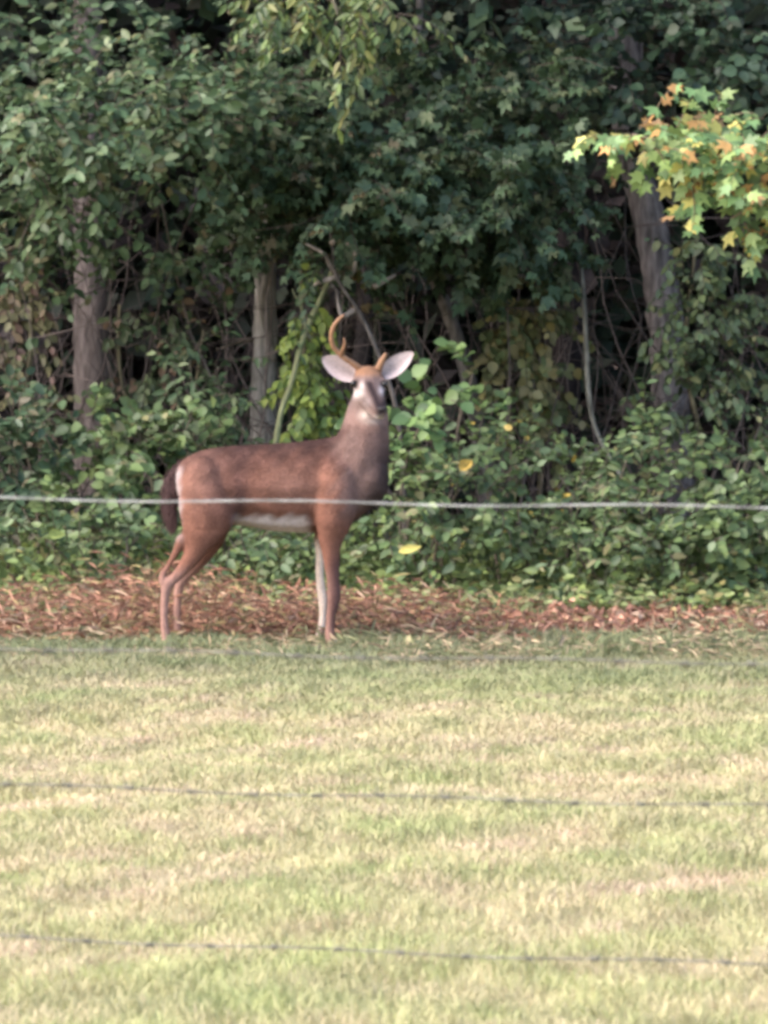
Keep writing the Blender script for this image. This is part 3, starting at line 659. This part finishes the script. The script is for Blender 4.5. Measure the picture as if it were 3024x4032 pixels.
# far hind leg
chain([(815, 1900, .08, 85, 100, .10), (838, 2010, .10, 90, 90, .095), (838, 2080, .11, 66, 55, .075), (815, 2150, .115, 48, 45, .055), (780, 2210, .118, 34, 34, .04), (730, 2265, .12, 25, 28, .027), (706, 2300, .122, 21, 26, .023), (697, 2360, .125, 17, 26, .018), (694, 2430, .125, 16, 26, .016), (697, 2490, .125, 16, 20, .017), (704, 2518, .12, 18, 18, .019), (710, 2536, .11, 16, 16, .018)], .2)
# head, turned to the camera, muzzle down and a little to the right
HY = -.135
chain([(1448, 1478, HY + .02, 53, 40, .07), (1452, 1502, HY, 65, 48, .085), (1455, 1526, HY - .03, 62, 47, .07)], .2)
chain([(1456, 1515, HY - .03, 56, 45, .06), (1468, 1548, HY - .085, 47, 39, .05), (1484, 1580, HY - .135, 34, 31, .042), (1494, 1602, HY - .17, 31, 27, .036), (1500, 1614, HY - .19, 29, 25, .030)], .2)
chain([(1452, 1565, HY - .03, 46, 40, .06), (1474, 1600, HY - .09, 34, 32, .045), (1492, 1628, HY - .14, 25, 18, .032), (1497, 1634, HY - .16, 20, 13, .022)], .2)          # jaw
for (ex, ey) in ((1399, 1503), (1510, 1506)):
    ball(dp(ex + (6 if ex < 1450 else -6), ey - 9, HY - .045), (.020, .022, .013))          # brow
    ball(dp(ex + (10 if ex < 1450 else -8), ey + 22, HY - .04), (.020, .022, .020))           # cheek
ball(dp(1415, 1452, HY + .02), (.020, .02, .02)); ball(dp(1490, 1452, HY + .02), (.020, .02, .02))   # pedicles
bv = np.vstack(BV); bf = np.vstack(BF)
tmp_me = mesh('body_source', bv, bf, None); tmp = link('body_source', tmp_me)
m1 = tmp.modifiers.new('r', 'REMESH'); m1.mode = 'VOXEL'; m1.voxel_size = .0055
dg = bpy.context.evaluated_depsgraph_get(); ev = tmp.evaluated_get(dg)
body_me = bpy.data.meshes.new_from_object(ev)
bpy.data.objects.remove(tmp, do_unlink=True)
n = len(body_me.vertices)
bco = np.zeros(n * 3, np.float32); body_me.vertices.foreach_get('co', bco); bco = bco.reshape(-1, 3).astype(float)
ed = np.zeros(len(body_me.edges) * 2, np.int32); body_me.edges.foreach_get('vertices', ed); ed = ed.reshape(-1, 2)
deg = np.bincount(ed.ravel(), minlength=n)[:, None].astype(float)
def smooth_verts(co, wt, it):
    for _ in range(it):
        a = np.zeros_like(co)
        for k in range(3): a[:, k] = np.bincount(ed[:, 0], co[ed[:, 1], k], n) + np.bincount(ed[:, 1], co[ed[:, 0], k], n)
        co = co + (a / deg - co) * wt
    return co
vv_ = 1111 + (CAM_H - bco[:, 2]) / S1
bco = smooth_verts(bco, .5, 5)
bco = smooth_verts(bco, (.55 * np.clip((vv_ - 1620) / 80, 0, 1) * np.clip((2150 - vv_) / 80, 0, 1))[:, None], 26)
body_me.vertices.foreach_set('co', bco.astype(np.float32).ravel()); body_me.update()
bno = np.zeros(n * 3, np.float32); body_me.vertices.foreach_get('normal', bno); bno = bno.reshape(-1, 3)

def sstep(a, b, x): t = np.clip((x - a) / (b - a), 0, 1); return t * t * (3 - 2 * t)
def coat(co, no):
    """fur colours of the animal, some shading painted in, by place on the body (place given in body coordinates scaled as in the photograph)"""
    u = co[:, 0] / S1 + 1512; v = 1111 + (CAM_H - co[:, 2]) / S1; y = co[:, 1] - D0
    wob = 9 * (np.sin(u * .05) + np.sin(v * .043 + 1) + np.sin((u + v) * .09))
    c = np.tile(np.array((.205, .095, .068)), (len(co), 1))
    def mixc(c, col, w): return c * (1 - w[:, None]) + np.array(col) * w[:, None]
    c = mixc(c, (.055, .031, .028), (1 - sstep(1745, 1890, v + wob)) * (1 - sstep(1330, 1440, u)) * .95)                # darker saddle
    c = mixc(c, (.065, .036, .034), np.exp(-((u - 930) / 55) ** 2 - ((v - 1850) / 110) ** 2) * .6)         # dark flank: body shading painted into the coat
    c = mixc(c, (.28, .15, .118), np.exp(-((u - 800) / 90) ** 2 - ((v - 1900) / 110) ** 2) * .6)
    c = mixc(c, (.25, .135, .105), np.exp(-((u - 1150) / 130) ** 2 - ((v - 1905) / 70) ** 2) * .6)
    c = mixc(c, (.08, .043, .04), np.exp(-((u - 950) / 30) ** 2 - ((v - 1970) / 100) ** 2) * .85)  # crease between thigh and flank, its shade painted in
    c = mixc(c, (.12, .07, .062), np.exp(-((u - 1418 - (v - 1850) * .12) / 16) ** 2 - ((v - 1860) / 120) ** 2) * .55)
    c = mixc(c, (.24, .165, .145), np.exp(-((u - 1462 + (v - 1850) * .1) / 18) ** 2 - ((v - 1860) / 100) ** 2) * .55)
    sp_ = np.sin(u * .061 + 2 * np.sin(v * .03)) + np.sin(v * .077 + 2 * np.sin(u * .021)) + np.sin((u * .8 - v) * .043)
    c = c * (1 + .07 * sp_ * (v < 2120))[:, None]
    nk = sstep(1290, 1390, u + wob) * (1 - sstep(1980, 2080, v))
    c = mixc(c, (.22, .145, .13), nk * .75)                                                              # greyer neck and chest
    c = mixc(c, (.055, .040, .040), sstep(1425, 1505, u + .25 * (v - 1850)) * sstep(1690, 1850, v) * (1 - sstep(2050, 2120, v)) * .85)     # dark brisket: grey-dark fur with the chest's shade painted in
    belly = sstep(2008, 2058, v + wob * .6) * sstep(900, 960, u) * (1 - sstep(1195, 1245, u)) * (v < 2140)
    c = mixc(c, (.66, .58, .58), belly)
    rump = (1 - sstep(696, 730, u + wob * .4)) * sstep(1810, 1870, v) * (1 - sstep(2085, 2140, v))
    c = mixc(c, (.44, .37, .37), rump * .85)
    leg = sstep(2200, 2300, v)
    c = mixc(c, (.36, .215, .18), leg * .7)
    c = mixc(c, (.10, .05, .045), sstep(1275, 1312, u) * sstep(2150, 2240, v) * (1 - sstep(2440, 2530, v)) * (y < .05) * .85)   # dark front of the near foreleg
    c = mixc(c, (.74, .60, .50), (np.abs(u - 1255) < 60) * (1 - sstep(1276, 1290, u)) * sstep(2105, 2150, v) * (y > .0) * .9)     # pale inner side of the far foreleg
    c = mixc(c, (.48, .34, .27), sstep(2490, 2530, v) * (u < 800) * (y < 0) * .7)
    # head
    hd = (v < 1665) & (u > 1330) & (y < .06)
    face = hd * (1 - sstep(1590, 1640, v)) * (y < -.02)
    c = mixc(c, (.15, .105, .097), face * .85)
    c = mixc(c, (.25, .13, .075), hd * (1 - sstep(1462, 1492, v)) * .9)                                   # tawny forehead
    g2 = lambda u0, v0, su, sv: np.exp(-((u - u0) / su) ** 2 - ((v - v0) / sv) ** 2)
    c = mixc(c, (.62, .54, .52), hd * g2(1406, 1545, 24, 18))                                             # white below the eyes
    c = mixc(c, (.52, .44, .43), hd * g2(1502, 1532, 12, 18))
    c = mixc(c, (.50, .42, .41), hd * g2(1426, 1514, 11, 16) * .85)
    c = mixc(c, (.26, .21, .21), hd * g2(1448, 1578, 16, 18) * .8)                                        # pale side of the muzzle
    t = np.clip((v - 1495) / 110, 0, 1); mid = 1450 + 46 * t                                              # dark nose bridge
    c = mixc(c, (.018, .012, .015), hd * np.exp(-((u - mid) / 20.0) ** 2) * sstep(1486, 1508, v) * sstep(.02, .05, HY - y) * .95)
    c = mixc(c, (.020, .015, .018), hd * g2(1508, 1592, 27, 28) * sstep(.05, .1, HY - y) * .95)             # dark muzzle tip, shadow of its right side painted in
    for ex, ey in ((1394, 1507), (1514, 1510)):
        c = mixc(c, (.015, .011, .011), hd * g2(ex, ey, 17, 14) * .95)
    c = mixc(c, (.56, .49, .47), hd * g2(1496, 1642, 34, 12) * sstep(.0, .05, HY - y))                      # white chin
    c = mixc(c, (.54, .45, .41), g2(1436, 1632, 22, 18) * (y < -.06) * .9)                                 # white throat
    c = mixc(c, (.40, .32, .29), g2(1466, 1656, 30, 12) * (y < -.06) * .85)
    c = c * 1.14
    return np.clip(c, .01, .9)
bc = coat(bco, bno)
FUR = attr_mat('fur_material', .9, 0, 170, .22, bump=.4, spec=.08, stretch=(.5, 1, 1))
a = body_me.attributes.new('Col', 'FLOAT_COLOR', 'POINT'); cc = np.ones((n, 4), np.float32); cc[:, :3] = bc; a.data.foreach_set('color', cc.ravel())
deer_base = np.array((dp(1010, 2540)[0], D0, 0.0))
body_me.vertices.foreach_set('co', (bco - deer_base).astype(np.float32).ravel())
body_me.materials.clear(); body_me.materials.append(FUR)
body_me.polygons.foreach_set('use_smooth', np.ones(len(body_me.polygons), bool)); body_me.update()
body_me.name = 'body'
deer = empty('deer', deer_base, 'white-tailed buck standing side-on, head turned to look out, one curved antler', 'deer')
body = link('body', body_me, deer)

# short coat of hair
body_me.calc_loop_triangles()
lt = np.zeros(len(body_me.loop_triangles) * 3, np.int32); body_me.loop_triangles.foreach_get('vertices', lt); lt = lt.reshape(-1, 3)
r = np.random.default_rng(5)
A_, B_, C_ = bco[lt[:, 0]], bco[lt[:, 1]], bco[lt[:, 2]]
area = np.linalg.norm(np.cross(B_ - A_, C_ - A_), axis=1); nh = 90000
pick = r.choice(len(lt), nh, p=area / area.sum()); w1 = r.uniform(0, 1, nh); w2 = r.uniform(0, 1, nh); fl = w1 + w2 > 1; w1[fl] = 1 - w1[fl]; w2[fl] = 1 - w2[fl]
hp = A_[pick] + (B_[pick] - A_[pick]) * w1[:, None] + (C_[pick] - A_[pick]) * w2[:, None]
hn = norm(bno[lt[pick, 0]] + bno[lt[pick, 1]] + bno[lt[pick, 2]])
hu = hp[:, 0] / S1 + 1512; hv = 1111 + (CAM_H - hp[:, 2]) / S1
flow = np.where((hv < 1700)[:, None], np.array((.0, .2, -.8)), np.where((hv > 2080)[:, None], np.array((-.1, 0, -1.0)), np.array((-.8, 0, -.5)))) + r.standard_normal((nh, 3)) * .22
fl = norm(flow - hn * np.sum(flow * hn, -1, keepdims=True)); 
hl = np.where(hv > 2150, .007, np.where(hv < 1665, .0055, .014)) * r.uniform(.6, 1.3, nh)
tip = hp + (fl * .9 + hn * .42) * hl[:, None]; sd_ = norm(np.cross(fl, hn)) * (.0011)
V = np.stack([hp - sd_, hp + sd_, tip], 1).reshape(-1, 3) - deer_base
hc = coat(hp, hn) * (1 + .16 * r.standard_normal((nh, 1))).clip(.5, 1.6)
fur = link('coat', mesh('coat', V, np.arange(nh * 3).reshape(-1, 3), FUR, np.repeat(hc, 3, 0)), deer); fur['kind'] = 'stuff'

def simple_mat(name, col, rough, spec=.5, coatw=0):
    m, n_, l = new_mat(name); b = N(n_, 'ShaderNodeBsdfPrincipled'); nz = N(n_, 'ShaderNodeTexNoise'); nz.inputs['Scale'].default_value = 60
    rp = N(n_, 'ShaderNodeValToRGB'); rp.color_ramp.elements[0].color = (*[c * .75 for c in col], 1); rp.color_ramp.elements[1].color = (*[min(1, c * 1.25) for c in col], 1)
    l.new(nz.outputs[0], rp.inputs[0]); l.new(rp.outputs[0], b.inputs['Base Color'])
    b.inputs['Roughness'].default_value = rough; b.inputs['Specular IOR Level'].default_value = spec; b.inputs['Coat Weight'].default_value = coatw
    o = N(n_, 'ShaderNodeOutputMaterial'); l.new(b.outputs[0], o.inputs[0]); return m
EYE = simple_mat('eye_material', (.008, .006, .006), .2, .4, .1)
NOSE = simple_mat('nose_material', (.03, .024, .026), .65, .2)
HORN = simple_mat('hoof_material', (.03, .025, .022), .5)
ANT = attr_mat('antler_material', .6, 0, 90, .3, bump=.3, stretch=(1, 1, .4))

def blob(name, c, rad, mat, parent, rot=None):
    v, f = ico(); v = v * np.asarray(rad)
    if rot is not None: v = v @ np.array(rot).T
    return link(name, mesh(name, v + c - deer_base, f, mat, None, True), parent)
blob('eye', dp(1393, 1508, HY - .056), (.0155, .016, .0145), EYE, deer); blob('eye', dp(1514, 1511, HY - .060), (.0145, .016, .0145), EYE, deer)
nb = [ (0, 0, 0, .021, .014, .012), (-.011, .002, .003, .011, .012, .010), (.011, .002, .003, .011, .012, .010)]
vv, ff, k = [], [], 0
for x, y, z, a1, a2, a3 in nb:
    v, f = ico(); vv.append(v * (a1, a2, a3) + dp(1503, 1606, HY - .212) + np.array((x, y, z)) - deer_base); ff.append(f + k); k += len(v)
link('nose', mesh('nose', np.vstack(vv), np.vstack(ff), NOSE, None, True), deer)

# ears: cupped shells
def ear(base, tip_, width, open_dir, inner, outer):
    base = np.array(base); tip_ = np.array(tip_); ax = tip_ - base; L = np.linalg.norm(ax); ax = ax / L
    od = np.array(open_dir, float); od = norm(od - ax * od.dot(ax)); sdv = np.cross(ax, od)
    nu, nv = 13, 15; ctr = []
    V, C = [], []
    for layer in (0, 1):
        for i in range(nu):
            t = i / (nu - 1); wv = width * (max(0, math.sin(math.pi * (t * .90 + .10) ** .9))) ** .62 if t < .999 else .004
            wv = max(wv, .003)
            for j in range(nv):
                s = -1 + 2 * j / (nv - 1); an = s * (1.25 - .45 * t)
                p = base + ax * (t * L) + sdv * math.sin(an) * wv / math.sin(1.25 - .45 * t) - od * (math.cos(an) - math.cos(1.25 - .45 * t)) * wv * (.75 - .2 * t)
                if layer: p = p - od * .004 - ax * .001
                V.append(p)
                e = abs(s)
                C.append(np.array(outer) if layer else np.array(inner) * (1.05 - .45 * math.exp(-(s / .32) ** 2) * (1 - t * .7)))
    Q = []
    for layer in (0, 1):
        for i in range(nu - 1):
            for j in range(nv - 1):
                a_ = layer * nu * nv + i * nv + j; q = (a_, a_ + 1, a_ + nv + 1, a_ + nv); Q.append(q if layer else q[::-1])
    for i in range(nu - 1):
        for j in (0, nv - 1):
            a_ = i * nv + j; b_ = nu * nv + a_; Q.append((a_, a_ + nv, b_ + nv, b_))
    for j in range(nv - 1):
        a_ = (nu - 1) * nv + j; b_ = nu * nv + a_; Q.append((a_, a_ + 1, b_ + 1, b_))
    return link('ear', mesh('ear', np.array(V) - deer_base, np.array(Q), FUR, np.array(C), True), deer)
ear(dp(1402, 1480, HY + .01), dp(1268, 1408, HY + .035), .050, (.25, -1, -.12), (.40, .32, .32), (.20, .11, .085))
ear(dp(1506, 1476, HY + .01), dp(1626, 1386, HY + .01), .043, (-.22, -1, .05), (.46, .375, .375), (.16, .09, .075))

# antlers
def antler(rows, tine=None):
    tb = TB(); sp = spline([list(dp(a, b, c)) + [q] for a, b, c, q in rows], 40); tb.add(sp[:, :3], sp[:, 3], 10, .05, (.27, .14, .075), 3)
    if tine is not None:
        sp = spline([list(dp(a, b, c)) + [q] for a, b, c, q in tine], 16); tb.add(sp[:, :3], sp[:, 3], 8, .05, (.22, .115, .065), 4)
    return tb.build('antler', ANT, deer, deer_base)
antler([(1418, 1452, HY + .01, .0155), (1388, 1428, HY, .013), (1345, 1398, HY - .01, .0118), (1315, 1365, HY - .02, .011), (1306, 1325, HY - .035, .0102), (1315, 1285, HY - .05, .0098), (1335, 1258, HY - .06, .0078), (1356, 1238, HY - .07, .004)],
       [(1345, 1398, HY - .01, .010), (1350, 1380, HY - .03, .009), (1358, 1352, HY - .05, .007), (1356, 1330, HY - .06, .003)])
antler([(1490, 1452, HY + .01, .017), (1500, 1428, HY + .005, .014), (1514, 1402, HY, .010), (1520, 1390, HY, .005)])

# tail: dark, hanging
V_ = []
tb = TB(); sp = spline([list(dp(a, b, c)) + [q] for a, b, c, q in [(738, 1822, .02, .018), (712, 1842, .02, .024), (688, 1880, .01, .029), (668, 1930, .005, .031), (668, 2000, .005, .026), (676, 2045, .005, .016), (680, 2070, .005, .006)]], 30)
tb.add(sp[:, :3], sp[:, 3], 12, .08, (.060, .036, .036), 6)
tail = tb.build('tail', FUR, deer, deer_base)
tvv = np.zeros(len(tail.data.vertices) * 3, np.float32); tail.data.vertices.foreach_get('co', tvv); tvv = tvv.reshape(-1, 3)
hn_ = 3500; pk = r.integers(0, len(tvv), hn_); pb = tvv[pk] + r.standard_normal((hn_, 3)) * .005; tp = pb + np.stack([r.normal(-.003, .006, hn_), r.normal(0, .006, hn_), r.uniform(-.05, -.02, hn_)], -1)
link('tail_hair', mesh('tail_hair', np.stack([pb - (.0013, 0, 0), pb + (.0013, 0, 0), tp], 1).reshape(-1, 3), np.arange(hn_ * 3).reshape(-1, 3), FUR, np.repeat(np.array((.085, .05, .048)) * r.uniform(.5, 1.6, (hn_, 1)), 3, 0)), tail)['kind'] = 'stuff'

# hooves: two toes each
def hoof(px, dy):
    c = dp(px, 2543, dy); vv, ff, k = [], [], 0
    for s in (-1, 1):
        v, f = ico(); q = v * (.026, .013, .026); q[:, 2] = np.maximum(q[:, 2], -.014); q[:, 0] += np.clip(q[:, 2], -1, 0) * -.8
        vv.append(q + c + np.array((.008, s * .012, .012)) - deer_base); ff.append(f + k); k += len(v)
    link('hoof', mesh('hoof', np.vstack(vv), np.vstack(ff), HORN, None, True), deer)
for px, dy in ((1311, -.125), (1259, .078), (676, -.16), (715, .105)): hoof(px, dy)

# ================================================================== wire fence near the camera
WIRE = None
def wire_mat(name, col, metal, rough):
    m, n_, l = new_mat(name); b = N(n_, 'ShaderNodeBsdfPrincipled'); tc = N(n_, 'ShaderNodeTexCoord'); nz = N(n_, 'ShaderNodeTexNoise'); nz.inputs['Scale'].default_value = 14
    l.new(tc.outputs['Object'], nz.inputs['Vector'])
    rp = N(n_, 'ShaderNodeValToRGB'); rp.color_ramp.elements[0].position = .35; rp.color_ramp.elements[1].position = .65
    rp.color_ramp.elements[0].color = (*[c * .55 for c in col], 1); rp.color_ramp.elements[1].color = (*[min(1, c * 1.3) for c in col], 1)
    l.new(nz.outputs[0], rp.inputs[0]); l.new(rp.outputs[0], b.inputs['Base Color']); b.inputs['Metallic'].default_value = metal; b.inputs['Roughness'].default_value = rough
    o = N(n_, 'ShaderNodeOutputMaterial'); l.new(b.outputs[0], o.inputs[0]); return m
BRIGHT = wire_mat('galvanised_wire', (.34, .34, .335), .3, .55)
RUST = wire_mat('weathered_wire', (.20, .185, .155), .2, .7)
POST = attr_mat('post_wood', .9, 0, 20, .5, bump=.8, stretch=(1, 1, .15))
DF = 13.62
def fy(x): return DF - x * .37               # the fence comes nearer towards the right
fence = empty('wire_fence', (0, DF, 0), 'four-strand wire fence across the front, bright top wire and dark barbed lower wires', 'fence')
fo = np.array(fence.location)
WH = [CAM_H - (1982 - 1111) * DF / F, CAM_H - (2588 - 1111) * DF / F, CAM_H - (3140 - 1111) * DF / F, CAM_H - (3755 - 1111) * DF / F]
XR = (-3.1, 3.1)
for wi, hgt in enumerate(WH):
    tb = TB(); nn_ = 260; x = np.linspace(*XR, nn_)
    sag = .012 * np.cos(np.clip(x / XR[1], -1, 1) * np.pi) * (1 if wi else .3) + .003 * np.sin(x * 9 + wi * 2)
    ctr = np.stack([x, fy(x), hgt - sag * 1.0 + (.012 if wi else .0036)], -1)
    if wi == 0:
        tb.add(ctr, np.full(nn_, .0018), 8, 0, (1, 1, 1)); tb.build('wire', BRIGHT, fence, fo)
    else:
        nn_ = 900; x2 = np.linspace(*XR, nn_); c2 = np.stack([np.interp(x2, x, ctr[:, i]) for i in range(3)], -1); ph = x2 * 2 * np.pi / .10
        for s in (0, np.pi): tb.add(c2 + np.stack([0 * x2, np.cos(ph + s) * .0013, np.sin(ph + s) * .0013], -1), np.full(nn_, .0012), 5, 0, (1, 1, 1))
        wo_ = tb.build('wire', RUST, fence, fo)
        bt = TB()
        for s in (0, 1):
            th = np.linspace(0, 4 * np.pi, 26); hx = np.linspace(-.007, .007, 26)
            q = np.stack([hx, np.cos(th + s * 2) * .0042, np.sin(th + s * 2) * .0042], -1)
            e1 = q[0] + np.array((-.002, .012 * (1 if s else -1), .012)); e2 = q[-1] + np.array((.002, -.012, -.011 * (1 if s else -1)))
            bt.add(np.vstack([e1, q, e2]), np.r_[.0006, np.full(26, .0012), .0006], 5, 0, (1, 1, 1))
        bm_ = mesh('barb', np.vstack(bt.V), np.vstack(bt.T), RUST, None, True)
        for bx in np.arange(XR[0] + .07 + .04 * wi, XR[1], .128):
            p = np.array((bx, fy(bx), np.interp(bx, x, ctr[:, 2]))); ob = link('barb', bm_, wo_, p - fo); ob.rotation_euler = (random.uniform(0, 6.28), 0, -.35 + random.uniform(-.1, .1))
for px_ in (XR[0], XR[1]):
    tb = TB(); zz = np.linspace(-.3, 1.35, 10)
    tb.add(np.stack([np.full(10, px_), np.full(10, fy(px_) + .055), zz], -1), np.r_[np.full(9, .055), .05], 14, .03, (.22, .19, .16), 9)
    tb.build('post', POST, fence, fo)
